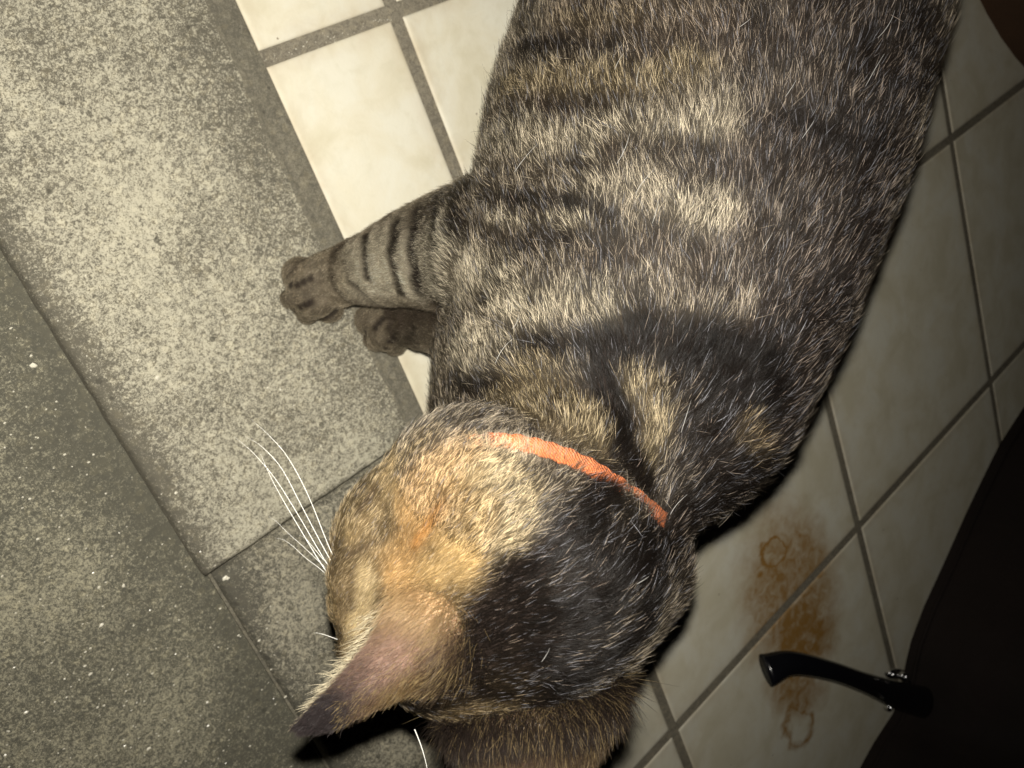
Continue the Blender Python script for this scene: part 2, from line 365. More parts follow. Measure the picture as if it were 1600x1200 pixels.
# clefts between the toes
for poly in ([(446, 448), (490, 434)], [(453, 488), (488, 468)], [(493, 504), (528, 484)], [(568, 523), (598, 500)], [(602, 550), (620, 520)], [(634, 540), (648, 512)]):
    A_, B_ = Pz(*poly[0], .012), Pz(*poly[1], .026); ab_ = B_-A_
    t_ = np.clip(((V-A_)@ab_)/(ab_@ab_), 0, 1); dd_ = np.linalg.norm((V-A_-t_[:, None]*ab_)[:, :2], axis=1)
    V -= NO*(0.0045*np.exp(-(dd_/0.0019)**2)*(V[:, 2] < .045))[:, None]
V[:, 2] = np.maximum(V[:, 2], 0.0015)
body_me.vertices.foreach_set('co', V.ravel()); body_me.update()
BVH = BVHTree.FromPolygons([tuple(v) for v in V], [tuple(p.vertices) for p in body_me.polygons])
def hit(x, y):
    h = BVH.ray_cast(Vector(CAM), Vector(ray(x, y)).normalized(), 3.0)
    return None if h[0] is None else np.array(h[0])

# ------------------------------------------------------------------ coat: markings as patches lying on the skin
C_GREY = np.array([.25, .205, .15]); C_DARK = np.array([.016, .012, .010]); C_LIGHT = np.array([.42, .36, .26])
C_CREAM = np.array([.56, .43, .235]); C_OR = np.array([.50, .31, .13]); C_BR = np.array([.11, .080, .058]); C_TAN = np.array([.31, .225, .115])
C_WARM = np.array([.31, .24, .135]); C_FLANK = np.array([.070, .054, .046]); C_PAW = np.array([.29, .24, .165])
# (pixel polyline used only to find the spot on the coat, radius in px, colour, strength)
MARKS = [
 ([(555, 430), (640, 410), (690, 400)], 55, np.array([.74, .66, .50]), .97),
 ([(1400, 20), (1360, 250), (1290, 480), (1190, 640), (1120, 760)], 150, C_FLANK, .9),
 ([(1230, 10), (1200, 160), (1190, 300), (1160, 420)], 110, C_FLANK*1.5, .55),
 ([(900, 20), (1100, 40)], 60, C_BR*1.6, .5),
 ([(880, 35), (1010, 25)], 18, C_WARM, .4),
 ([(800, 135), (880, 120), (960, 130), (1080, 120)], 30, C_WARM, .8),
 ([(780, 215), (880, 225), (1000, 215), (1120, 190)], 38, C_LIGHT, .66),
 ([(940, 290), (1060, 320), (1120, 330)], 30, C_LIGHT, .65),
 ([(770, 345), (860, 350), (920, 345)], 16, C_LIGHT, .8),
 ([(690, 420), (780, 440), (800, 470)], 45, C_LIGHT, .8),
 ([(720, 540), (830, 500), (930, 480)], 34, C_LIGHT, .75),
 ([(1040, 480), (1160, 480)], 26, C_GREY*1.2, .6),
 ([(700, 560), (800, 560)], 30, C_LIGHT, .5),
 ([(820, 85), (880, 72), (960, 80)], 17, C_DARK, .95),
 ([(790, 165), (850, 172), (950, 175)], 14, C_BR, .7),
 ([(960, 245), (1060, 235), (1150, 262)], 22, C_BR*.6, .85),
 ([(800, 268), (900, 262), (1010, 285)], 13, C_BR*.6, .8),
 ([(760, 318), (850, 312), (930, 325), (960, 350)], 16, C_DARK, .95),
 ([(770, 392), (830, 380), (880, 372)], 14, C_DARK, .85),
 ([(900, 420), (1000, 400), (1100, 410)], 18, C_BR*.8, .6),
 ([(695, 270), (725, 300), (715, 345)], 26, C_DARK, .85),
 ([(690, 480), (760, 500), (830, 520)], 12, C_BR*.6, .6),
 ([(1250, 215), (1340, 220)], 40, C_DARK*1.6, .6),
 ([(850, 548), (920, 530), (1000, 512), (1080, 510), (1150, 560)], 36, C_DARK*.8, 1),
 ([(980, 560), (1090, 560), (1180, 610)], 55, C_DARK*.8, 1),
 ([(1120, 640), (1200, 600)], 70, C_DARK*1.6, .7),
 ([(840, 590), (900, 640), (930, 700)], 36, C_WARM*1.1, .95),
 ([(790, 610), (840, 660)], 30, C_WARM*1.1, .8),
 ([(1000, 610), (1030, 660), (1010, 710)], 30, C_WARM, .85),
 ([(1160, 670), (1190, 710)], 26, C_TAN, .55),
 ([(950, 560), (960, 640), (968, 700), (1010, 760)], 22, C_DARK, 1),
 ([(690, 640), (720, 600), (780, 590)], 12, C_DARK, .85),
 ([(745, 660), (790, 640), (830, 660)], 9, C_DARK, .7),
 ([(700, 670), (760, 675), (850, 690)], 12, C_GREY*.6, .6),
 ([(870, 610), (890, 640)], 10, C_BR*.7, .5),
 ([(1080, 780), (1180, 740)], 50, C_DARK*1.4, .7),
 ([(530, 432), (505, 440)], 34, np.array([.44, .37, .26]), .7),
 # leg rings
 ([(620, 352), (612, 400), (626, 455)], 12, C_DARK, .95),
 ([(652, 330), (642, 390), (655, 452)], 12, C_DARK, .95),
 ([(686, 312), (676, 380), (690, 440)], 12, C_DARK, .9),
 ([(573, 368), (569, 400), (574, 430)], 10, C_DARK, .95),
 ([(536, 402), (546, 440), (580, 464)], 6, C_DARK, .8),
 ([(516, 420), (526, 452), (552, 474)], 6, C_DARK, .75),
 ([(590, 470), (650, 470)], 16, C_LIGHT, .5),
 # toes: crease shade painted into the clefts, dark edge along the paw
 ([(446, 448), (466, 446), (486, 436)], 6, C_DARK*.8, .85), ([(454, 488), (470, 480), (484, 471)], 6, C_DARK*.8, .85), ([(494, 502), (510, 494), (524, 486)], 6, C_DARK*.8, .85),
 ([(572, 520), (586, 514), (598, 500)], 6, C_DARK*.8, .85), ([(604, 545), (610, 535), (620, 520)], 6, C_DARK*.8, .85), ([(636, 536), (648, 512)], 6, C_DARK*.8, .85),
 ([(445, 440), (465, 410), (520, 388)], 5, C_DARK, .7),
 # head
 ([(640, 710), (600, 770), (545, 850), (515, 910), (520, 960)], 42, C_TAN, .95),
 ([(700, 700), (800, 705), (870, 720)], 24, C_GREY*1.2, .8),
 ([(720, 730), (680, 770), (655, 830), (645, 880)], 50, C_OR*1.15, .92),
 ([(745, 770), (730, 850), (700, 900)], 46, np.array([.54, .37, .165]), .9),
 ([(780, 740), (825, 790), (810, 840)], 34, C_CREAM, .9),
 ([(690, 790), (650, 850)], 10, np.array([.62, .28, .07]), .6),
 ([(880, 760), (860, 800), (850, 850)], 22, C_GREY*1.3, .7),
 ([(760, 760), (740, 745)], 20, C_CREAM, .6),
 ([(940, 770), (895, 830), (835, 900), (775, 960)], 52, C_DARK*1.3, .97),
 ([(1030, 860), (950, 900), (880, 960), (820, 1030)], 80, C_DARK*1.2, .97),
 ([(1000, 960), (930, 1040), (850, 1090)], 66, C_DARK, .97),
 ([(760, 1080), (680, 1090), (640, 1100)], 40, C_DARK, .95),
 ([(775, 960), (745, 1040)], 40, C_DARK*1.3, .95),
 ([(610, 1118), (650, 1150), (700, 1178)], 11, C_TAN*1.4, .8),
 ([(960, 1090), (1000, 1060)], 16, C_TAN, .7),
 ([(575, 900), (570, 960), (545, 1010)], 18, C_CREAM*1.05, .85),
 ([(590, 760), (560, 800)], 8, C_BR, .7),
 ([(540, 870), (600, 840)], 7, C_BR, .5),
]
PATCH = []
for poly, r, c, s in MARKS:
    pts = []
    for (a, b) in zip(poly[:-1], poly[1:]):
        L = math.dist(a, b); n = max(1, int(L/8))
        for k in range(n+1):
            q = hit(a[0]+(b[0]-a[0])*k/n, a[1]+(b[1]-a[1])*k/n)
            if q is not None: pts.append(q)
    if not pts: continue
    pts = np.array(pts); dm = np.median([depth_of(p) for p in pts]); PATCH.append((pts, r*dm/F_PX, c, s))
def fnoise(p, sc, off=0.0):
    return np.array([noise.noise(Vector((a*sc+off, b*sc, c*sc))) for a, b, c in p])
BC = np.array([b['c'] for b in BALLS]); BR_ = np.array([b['r'].mean() for b in BALLS])
REGS = ['body', 'neck', 'head', 'face', 'leg', 'paw']; BREG = np.array([REGS.index(b['reg']) for b in BALLS])
BHL = np.array([b['hl'] for b in BALLS])
BFL = np.array([b['flow'] if b['flow'] is not None else [0, 0, 0] for b in BALLS])
def skin_weights(p):
    out_r = np.empty(len(p), int); hl = np.empty(len(p)); fl_ = np.empty((len(p), 3))
    for s in range(0, len(p), 20000):
        q = p[s:s+20000]; d = np.linalg.norm(q[:, None]-BC[None], axis=2)-BR_[None]
        d -= d.min(1, keepdims=True); w = np.exp(-d/0.006); w /= w.sum(1, keepdims=True)
        hl[s:s+20000] = w@BHL; fl_[s:s+20000] = w@BFL
        rr = np.stack([w[:, BREG == k].sum(1) for k in range(len(REGS))], 1); out_r[s:s+20000] = rr.argmax(1)
    return out_r, hl, fl_
SP = np.array([t[0] for t in torso])
def coat(p, reg):
    """Colour of the coat at skin points p."""
    n1 = fnoise(p, 70); n2 = fnoise(p, 28, 5.0); n3 = fnoise(p, 180, 9.0)
    col = np.tile(C_GREY*.75, (len(p), 1))
    band = np.sin(p[:, 1]*150 + 3*n2)*0.5+0.5; band = np.clip((band-0.62)*3, 0, 1)*0.6     # general tabby barring
    isb = np.isin(reg, [0, 4])
    col = col*(1-(band*isb)[:, None]) + (C_BR*.6)*(band*isb)[:, None]
    ispaw = reg == 5; col[ispaw] = C_PAW
    col[reg == 3] = C_TAN
    hd = reg == 2; col[hd] = C_TAN*.8
    pwn = np.stack([fnoise(p, 60, 11), fnoise(p, 60, 23), fnoise(p, 60, 37)], 1)
    for pts, r, c, s in PATCH:
        near = np.where(((p > pts.min(0)-2*r-.01) & (p < pts.max(0)+2*r+.01)).all(1))[0]
        if not len(near): continue
        dd = np.full(len(near), 9.0)
        pw = p[near]+pwn[near]*min(.007, r*.75)
        for q in pts: dd = np.minimum(dd, ((pw-q)**2).sum(1))
        dd = np.sqrt(dd)/r
        w = np.clip((1.45-dd)/0.9, 0, 1) if r < .006 else np.clip((1.65-dd)/1.3, 0, 1); w = w*w*(3-2*w)*s
        col[near] = col[near]*(1-w[:, None])+c*w[:, None]
    lum = 1+0.50*n1+0.40*n3
    return np.clip(col*lum[:, None], 0.004, 0.9)

vreg, _, _ = skin_weights(V)
vcol = coat(V, vreg)
ca = body_me.color_attributes.new('coat', 'FLOAT_COLOR', 'POINT')
ca.data.foreach_set('color', np.concatenate([vcol, np.ones((nv, 1))], 1).ravel())

m_skin, nt, b = new_mat('coat_skin')
at = N(nt, 'ShaderNodeAttribute', attribute_name='coat')
nt.links.new(mixc(nt, 0.0 if QUICK else 0.75, at.outputs['Color'], (0.016, 0.011, 0.009)), b.inputs['Base Color']); b.inputs['Roughness'].default_value = 0.9
b.inputs['Specular IOR Level'].default_value = 0.1

cat_root = tag(link('cat', None), 'tabby tortoiseshell cat with an orange collar standing across the tiles, head turned down', 'cat')
cat_root.location = (float(Pz(1000, 560, 0)[0]), float(Pz(1000, 560, 0)[1]), 0)
bpy.context.view_layer.update()
ROOT_T = Matrix.Translation(-Vector(cat_root.location))
def cpart(name, data, mat=None, label=None, kind=None, parent=None):
    o = link(name, data, parent or cat_root, mat)
    if parent is None: o.matrix_parent_inverse = ROOT_T
    if label: o['label'] = label
    if kind: o['kind'] = kind
    return o
body_me.polygons.foreach_set('use_smooth', [True]*len(body_me.polygons))
body = cpart('body', body_me, m_skin)

# ------------------------------------------------------------------ ears: one cupped flap each, mirrored in the head's frame
def to_head(p): d = (np.asarray(p)-Hc)*100; return np.array([d@HF, d@HL, d@HU])
EAR_PX = [
 [(640, 862, .262), (690, 880, .250), (740, 915, .245), (770, 985, .246), (752, 1050, .258)],
 [(606, 930, .245), (652, 942, .233), (692, 975, .228), (706, 1022, .232), (690, 1075, .244)],
 [(572, 1000, .248), (607, 1005, .237), (637, 1026, .233), (642, 1056, .237), (628, 1093, .248)],
 [(522, 1062, .249), (546, 1064, .243), (565, 1078, .240), (572, 1098, .243), (566, 1118, .250)],
 [(482, 1108, .251), (495, 1109, .248), (508, 1116, .247), (516, 1127, .248), (518, 1140, .252)],
 [(457, 1135, .254), (462, 1136, .2535), (468, 1139, .253), (472, 1142, .2535), (474, 1145, .254)]]
EAR2_PX = [
 [(690, 1098, .280), (740, 1075, .270), (820, 1060, .266), (900, 1050, .268), (965, 1045, .280)],
 [(694, 1150, .264), (745, 1140, .253), (825, 1130, .248), (910, 1112, .252), (985, 1088, .264)],
 [(716, 1190, .266), (760, 1185, .257), (828, 1180, .252), (900, 1168, .256), (960, 1145, .266)],
 [(742, 1240, .268), (775, 1236, .261), (828, 1232, .257), (880, 1224, .261), (925, 1205, .268)],
 [(772, 1290, .270), (792, 1288, .266), (826, 1284, .264), (855, 1278, .266), (880, 1266, .270)],
 [(805, 1335, .272), (810, 1336, .2715), (818, 1337, .271), (825, 1336, .2715), (832, 1334, .272)]]
ctrl = np.array([[to_head(P(*q)) for q in row] for row in EAR_PX])
ctrl2 = np.array([[to_head(P(*q)) for q in row] for row in EAR2_PX])
def cr(pts, t):                                   # Catmull-Rom through rows of points
    n = len(pts)-1; x = t*n; i = min(int(x), n-1); u = x-i
    g = lambda k: pts[k] if 0 <= k <= n else (2*pts[0]-pts[1] if k < 0 else 2*pts[n]-pts[n-1])
    a, b_, c, d = g(i-1), g(i), g(i+1), g(i+2)
    return 0.5*((2*b_)+(c-a)*u+(2*a-5*b_+4*c-d)*u*u+(3*b_-a-3*c+d)*u**3)
NU, NV_ = 24, 32
EG = [np.array([[cr(np.array([cr(ct[:, k], v/NV_) for k in range(5)]), u/NU) for u in range(NU+1)] for v in range(NV_+1)]) for ct in (ctrl, ctrl2)]
def ear_mesh(sgn, thick=0.10):
    g_ = EG[0 if sgn < 0 else 1].copy()
    du = np.gradient(g_, axis=1); dv = np.gradient(g_, axis=0); nn = np.cross(du, dv); nn /= np.linalg.norm(nn, axis=2, keepdims=True)
    if (nn.mean((0, 1))@to_head(CAM)) < 0: nn = -nn      # convex back faces up
    up_ = g_; lo = g_-nn*thick*np.linspace(1.3, .6, NV_+1)[:, None, None]
    W = NU+1; v = [hp(*q) for q in up_.reshape(-1, 3)]+[hp(*q) for q in lo.reshape(-1, 3)]; off = W*(NV_+1); f = []
    for j in range(NV_):
        for i in range(NU):
            a = j*W+i; f.append((a, a+1, a+W+1, a+W)); f.append((off+a, off+a+W, off+a+W+1, off+a+1))
    rim = [j*W for j in range(NV_+1)]+[NV_*W+i for i in range(1, W)]+[j*W+NU for j in range(NV_-1, -1, -1)]+[i for i in range(NU-1, 0, -1)]
    for k in range(len(rim)):
        a, c = rim[k], rim[(k+1) % len(rim)]; f.append((a, c, off+c, off+a))
    wn_ = (HF*nn[..., 0:1]+HL*nn[..., 1:2]+HU*nn[..., 2:3])
    me = mesh_from('ear', v, f); bm2 = bmesh.new(); bm2.from_mesh(me); bmesh.ops.recalc_face_normals(bm2, faces=bm2.faces); bm2.to_mesh(me); bm2.free()
    me.polygons.foreach_set('use_smooth', [True]*len(me.polygons))
    return me, np.array(v[:off]).reshape(NV_+1, W, 3), np.array([HF*a[0]+HL*a[1]+HU*a[2] for a in nn.reshape(-1, 3)]).reshape(NV_+1, W, 3)
def ear_col(u, v, s):
    """Back of the ear: rosy thin-haired skin, sooty towards the tip and hind edge, pale rim in front."""
    pink = np.array([.18, .115, .088]); soot = np.array([.035, .028, .028]); olive = np.array([.13, .085, .04]); pale = np.array([.70, .60, .42])
    t = np.clip((v-0.45)/0.25, 0, 1); c = pink*(1-t)+soot*t
    h = np.clip((u-0.55)/0.3, 0, 1)*(1-t); c = c*(1-h)+olive*h
    lo = np.clip((0.38-v)/0.3, 0, 1)*np.clip((0.75-u)/0.4, 0, 1); c = c*(1-lo)+np.array([.30, .20, .10])*lo
    if u < 0.03: c = pale*(0.6 if v < .8 else .3)
    if s > 0: c = c*0.15 + np.array([.060, .042, .027])*0.85
    return c
EARS = []
for s in (-1, 1):
    me, G, GN = ear_mesh(s)
    cc = []
    for k in range(2):
        for j in range(NV_+1):
            for i in range(NU+1):
                c = ear_col(i/NU, j/NV_, s) if k == 0 else np.array([.40, .26, .20])
                c = c*(1+0.45*noise.noise(Vector(G[j, i]*160))+0.35*noise.noise(Vector(G[j, i]*450)))
                cc.append((*np.clip(c, 0.01, .9), 1))
    a_ = me.color_attributes.new('coat', 'FLOAT_COLOR', 'POINT'); a_.data.foreach_set('color', np.array(cc).ravel())
    EARS.append((me, G, GN, s))
m_ear, nt, b = new_mat('ear_skin'); at = N(nt, 'ShaderNodeAttribute', attribute_name='coat'); co = world_co(nt)
nt.links.new(mixc(nt, 0.4, at.outputs['Color'], nz(nt, co, 900, 3), 'SOFT_LIGHT'), b.inputs['Base Color'])
b.inputs['Roughness'].default_value = 0.5; b.inputs['Specular IOR Level'].default_value = 0.4
b.inputs['Subsurface Weight'].default_value = 0.25; b.inputs['Subsurface Scale'].default_value = 0.002; b.inputs['Subsurface Radius'].default_value = (1, .35, .2)
bump(nt, nz(nt, co, 700, 4), 0.5, 0.0006, b)
ear_objs = [cpart('ear', me, m_ear, 'rosy brown ear with a sooty tip pointing sideways' if s < 0 else 'dark brown ear at the bottom edge of the picture') for me, G, GN, s in EARS]

def normalize_(a): return a/np.linalg.norm(a)
# ------------------------------------------------------------------ collar: an orange woven band round the neck
m_col, nt, b = new_mat('orange_webbing'); co = world_co(nt)
wv = N(nt, 'ShaderNodeTexWave', wave_type='BANDS'); wv.inputs['Scale'].default_value = 420; wv.inputs['Distortion'].default_value = 6; wv.inputs['Detail'].default_value = 3; nt.links.new(co, wv.inputs['Vector'])
nt.links.new(mixc(nt, wv.outputs['Fac'], (0.25, 0.056, 0.013), (0.39, 0.115, 0.032)), b.inputs['Base Color']); b.inputs['Roughness'].default_value = 0.8
bump(nt, wv.outputs['Fac'], 0.6, 0.0006, b)
def dh(x, y): q = hit(x, y); return depth_of(q) if q is not None else 9
print('COLLAR depths', [(x, y, round(dh(x, y), 4)) for x, y in ((745, 695), (800, 700), (860, 712), (905, 732), (980, 785), (1040, 830))])
front = []
for x, y, dd in ((728, 697, .004), (765, 689, -.001), (830, 696, -.0055), (905, 722, -.0065), (975, 765, -.0055), (1040, 816, -.0055), (1062, 846, .004)):
    q = hit(x, y); front.append([x, y, (depth_of(q) if q is not None else .33)+dd])
front = np.array(front); front[1:-1, 2] = (front[:-2, 2]+2*front[1:-1, 2]+front[2:, 2])/4
print('front', front.round(3).tolist())
top_ = [P(*q) for q in front]; A_, B_ = top_[0], top_[-1]; mid_ = (A_+B_)/2
dn = normalize_(-(top_[3]-mid_)); dn = normalize_(dn+np.array([0, 0, -1.0])*.8)
loop_ = top_ + [B_+dn*.022, mid_+(B_-A_)*.30+dn*.046, mid_+dn*.052, mid_-(B_-A_)*.30+dn*.046, A_+dn*.022]
cc0 = np.mean(loop_, 0); nrm = np.linalg.svd(np.array(loop_)-cc0)[2][2]; nrm = nrm if nrm@(Hc-cc0) > 0 else -nrm
NL = len(loop_); ringp = []
for k in range(160):
    x_ = k/160*NL; i_ = int(x_); u_ = x_-i_; a_, b_, c_, d_ = (loop_[(i_+j) % NL] for j in (-1, 0, 1, 2))
    ringp.append(0.5*((2*b_)+(c_-a_)*u_+(2*a_-5*b_+4*c_-d_)*u_*u_+(3*b_-a_-3*c_+d_)*u_**3))
ringp = np.array(ringp); RINGN = 160; Wd = 0.0060; cv = []; cf = []
tan_ = np.roll(ringp, -1, 0)-np.roll(ringp, 1, 0); tan_ /= np.linalg.norm(tan_, axis=1, keepdims=True)
outw = ringp-cc0; outw -= nrm*(outw@nrm)[:, None]; outw /= np.linalg.norm(outw, axis=1, keepdims=True)
wid = np.cross(tan_, outw); wid *= np.sign(wid@nrm)[:, None]
prof = [(-.5, .0), (-.42, .0010), (.42, .0010), (.5, 0), (.42, -.0010), (-.42, -.0010)]
for k in range(RINGN):
    for w, t in prof: cv.append(ringp[k]+outw[k]*(t+0.0003*math.sin(k*.9))+wid[k]*(w*Wd+0.0003*math.sin(k*1.3)))
for k in range(RINGN):
    for j in range(6):
        a0 = k*6+j; a1 = k*6+(j+1) % 6; k2 = ((k+1) % RINGN)*6; cf.append((a0, k2+j, k2+(j+1) % 6, a1))
cpart('collar', mesh_from('collar', cv, cf), m_col, 'orange woven collar half sunk in the fur of the neck')

# ------------------------------------------------------------------ eyes and nose (turned away from the lens)
m_eye, nt, b = new_mat('cat_eye'); b.inputs['Base Color'].default_value = (.35, .33, .06, 1); b.inputs['Roughness'].default_value = 0.05
m_pup, nt, b = new_mat('pupil'); b.inputs['Base Color'].default_value = (.004, .004, .004, 1); b.inputs['Roughness'].default_value = 0.05
m_nose, nt, b = new_mat('nose_leather'); b.inputs['Base Color'].default_value = (.28, .10, .075, 1); b.inputs['Roughness'].default_value = 0.45
def ell(name, c, r, fr, mat, parent=None, label=None):
    bm = bmesh.new(); bmesh.ops.create_uvsphere(bm, u_segments=20, v_segments=12, radius=1, matrix=Matrix.Translation(Vector(c)) @ Matrix([[*row] for row in fr]).to_4x4() @ Matrix.Diagonal((*r, 1)))
    me = bpy.data.meshes.new(name); bm.to_mesh(me); bm.free(); me.polygons.foreach_set('use_smooth', [True]*len(me.polygons))
    return cpart(name, me, mat, label)
for s in (1,):
    e = ell('eye', hp(3.55, 1.75*s, .45), (.0085, .0085, .0075), HFR, m_eye)
    ell('pupil', hp(4.15, 2.05*s, .5), (.0032, .002, .0045), HFR, m_pup)
ell('nose', hp(5.35, 0.15, -1.0), (.004, .0055, .0035), HFR, m_nose)

# ------------------------------------------------------------------ fur
tri = []; 
for p in body_me.polygons:
    vs = p.vertices
    for k in range(1, len(vs)-1): tri.append((vs[0], vs[k], vs[k+1]))
tri = np.array(tri)
def normalize(a): return a/np.maximum(np.linalg.norm(a, axis=-1, keepdims=True), 1e-9)
def hair_curves(name, pts, rad, root_c, tip_c, mat, label=None, parent=None):
    n, k, _ = pts.shape
    hc = bpy.data.hair_curves.new(name); hc.add_curves([k]*n)
    hc.attributes['position'].data.foreach_set('vector', pts.astype(np.float32).ravel())
    ra = hc.attributes.get('radius') or hc.attributes.new('radius', 'FLOAT', 'POINT'); ra.data.foreach_set('value', rad.astype(np.float32).ravel())
    for nm, c in (('root_col', root_c), ('tip_col', tip_c)):
        a_ = hc.attributes.new(nm, 'FLOAT_COLOR', 'CURVE'); a_.data.foreach_set('color', np.concatenate([c, np.ones((n, 1))], 1).astype(np.float32).ravel())
    return cpart(name, hc, mat, label, kind='stuff')
def fur_mat(name, rough=0.22, coat=0.0, spec=0.9, blend=(0.50, 0.70)):
    m, nt, b = new_mat(name)
    hi = N(nt, 'ShaderNodeHairInfo'); a0 = N(nt, 'ShaderNodeAttribute', attribute_name='root_col'); a1 = N(nt, 'ShaderNodeAttribute', attribute_name='tip_col')
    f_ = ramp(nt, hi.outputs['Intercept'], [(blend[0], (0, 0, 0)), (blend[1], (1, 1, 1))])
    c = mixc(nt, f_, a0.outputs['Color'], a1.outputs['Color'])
    nt.nodes.remove(b); out = [n for n in nt.nodes if n.type == 'OUTPUT_MATERIAL'][0]
    h = N(nt, 'ShaderNodeBsdfHairPrincipled'); h.parametrization = 'COLOR'
    nt.links.new(c, h.inputs['Color']); h.inputs['Roughness'].default_value = rough; h.inputs['Radial Roughness'].default_value = 0.30
    h.inputs['Coat'].default_value = coat; h.inputs['IOR'].default_value = 1.28; h.inputs['Random Roughness'].default_value = 0.5
    # a little plain diffuse keeps the pale tips from going translucent
    df = N(nt, 'ShaderNodeBsdfDiffuse'); nt.links.new(c, df.inputs['Color'])
    mx = N(nt, 'ShaderNodeMixShader'); mx.inputs[0].default_value = 0.5
    nt.links.new(h.outputs[0], mx.inputs[1]); nt.links.new(df.outputs[0], mx.inputs[2]); nt.links.new(mx.outputs[0], out.inputs['Surface'])
    return m
M_FUR = fur_mat('fur', coat=0.0)
def grow(count, kpts, len_mul, lean, rad, wild, seed, dark_bias=0.0, only=None):
    r_ = np.random.default_rng(seed)
    T = V[tri]; ar = np.linalg.norm(np.cross(T[:, 1]-T[:, 0], T[:, 2]-T[:, 0]), axis=1)/2; cen = T.mean(1)
    nrm_t = normalize(np.cross(T[:, 1]-T[:, 0], T[:, 2]-T[:, 0]))
    # denser where the fur is short and near, thin far behind the frame
    view = normalize(CAM-cen); face = (nrm_t*view).sum(1)
    pc = (RW.T @ (cen-CAM).T).T; u = pc[:, 0]/pc[:, 2]*F_PX+CX; v = pc[:, 1]/pc[:, 2]*F_PX+CY
    inn = (u > -150) & (u < 1750) & (v > -150) & (v < 1350)
    w = ar*np.where(pc[:, 2] > .40, np.where(cen[:, 1] > -.2, 3.0, 1.0), 1.0)*np.where(inn, 1.0, 0.12)*np.where(face > -0.35, 1.0, 0.22)*(0.30/np.maximum(pc[:, 2], .15))**2
    idx = r_.choice(len(tri), count, p=w/w.sum())
    a, b_ = r_.random(count), r_.random(count); sw = a+b_ > 1; a[sw] = 1-a[sw]; b_[sw] = 1-b_[sw]
    t_ = T[idx]; p = t_[:, 0]+(t_[:, 1]-t_[:, 0])*a[:, None]+(t_[:, 2]-t_[:, 0])*b_[:, None]
    nt_ = normalize(NO[tri[idx]].mean(1))
    reg, hl, fl_ = skin_weights(p)
    # flow of the coat
    down = np.array([0, 0, -1.0])
    flow = normalize(fl_) + down*0.55*np.isin(reg, [0])[:, None]
    hd = np.isin(reg, [2, 3]); rad_from = normalize(p-hp(6.5, 0, -0.2)); flow[hd] = rad_from[hd]*1.6
    nk = reg == 1; flow[nk] = normalize(fl_[nk])*.6+rad_from[nk]*1.1+down*0.15
    pw_ = reg == 5; flow[pw_] = np.array([-0.85, -0.35, -0.1])
    cl = np.stack([fnoise(p, 55, 3), fnoise(p, 55, 17), fnoise(p, 55, 31)], 1); cf2 = np.stack([fnoise(p, 260, 3), fnoise(p, 260, 17), fnoise(p, 260, 31)], 1)
    flow = flow + np.where(hd, .18, .45)[:, None]*cl + np.where(hd, .25, .5)[:, None]*cf2 + wild*r_.normal(size=(count, 3))
    tang = normalize(flow-nt_*(flow*nt_).sum(1, keepdims=True))
    hl = hl*len_mul*r_.uniform(0.65, 1.15, count)*np.where(reg == 4, 1.25, 1.0)
    # collar flattens the hair where it lies
    al = np.radians(lean*np.where(hd, .6, 1.0)+8*r_.normal(size=count)); al = np.clip(al, 0.08, 1.3)
    s = np.linspace(0, 1, kpts)
    pts = np.empty((count, kpts, 3))
    for k, q in enumerate(s):
        up_ = np.sin(al)*(q - 0.42*q*q); fw = np.cos(al)*(q*0.8+0.25*q*q)
        pts[:, k] = p + hl[:, None]*(nt_*up_[:, None]+tang*fw[:, None])
    pts += (cf2[:, None]*0.12*hl[:, None, None]*(s**2)[None, :, None])
    pts[..., 2] = np.maximum(pts[..., 2], 0.0006)
    c = coat(p+tang*(hl*0.55)[:, None]+nt_*(hl*.2)[:, None], reg)
    lum = c.mean(1); short = np.isin(reg, [3, 4, 5])
    # agouti ticking: each hair ends dark or pale, the share of pale ones following the marking
    hue = c/np.maximum(c.max(1, keepdims=True), 1e-4)
    pr = np.clip(-0.02+2.15*lum, 0.006, 0.72)
    pale = r_.random(count) < pr
    lev = np.clip(0.31+1.05*lum, 0, .72)*r_.uniform(.35, 1.7, count)
    hue = hue*0.75+np.array([1, .93, .76])*0.25
    tipc = np.where(pale[:, None], hue*lev[:, None], c*0.24+0.003)
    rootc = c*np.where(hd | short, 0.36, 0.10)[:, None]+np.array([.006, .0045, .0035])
    sheen_tips = (~pale) & np.isin(reg, [0, 1, 2]) & (r_.random(count) < np.where(lum > .022, .085, .022)); tipc[sheen_tips] = np.array([.24, .24, .265])*r_.uniform(.5, 1.6, (sheen_tips.sum(), 1))  # bluish-grey sheen painted into the tips of some dark hairs
    isx = (hd & (lum > .25) & (r_.random(count) < .62)) | (short & (r_.random(count) < .75)); tipc[isx] = np.clip(c[isx]*r_.uniform(.4, 1.6, (isx.sum(), 1)), 0, .92)
    radp = rad*(np.clip(hl/0.012, .62, 1.2))[:, None]*np.array([1.0, 1.0, .9, .62, .18][:kpts] if kpts == 5 else np.linspace(1, .15, kpts))[None]
    radp = radp*r_.uniform(.7, 1.3, (count, 1))
    return pts, radp, rootc, tipc
if not QUICK:
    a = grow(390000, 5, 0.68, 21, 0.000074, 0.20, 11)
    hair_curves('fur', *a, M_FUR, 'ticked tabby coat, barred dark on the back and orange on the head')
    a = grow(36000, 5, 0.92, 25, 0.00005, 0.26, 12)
    hair_curves('guard_hair', *a, M_FUR)

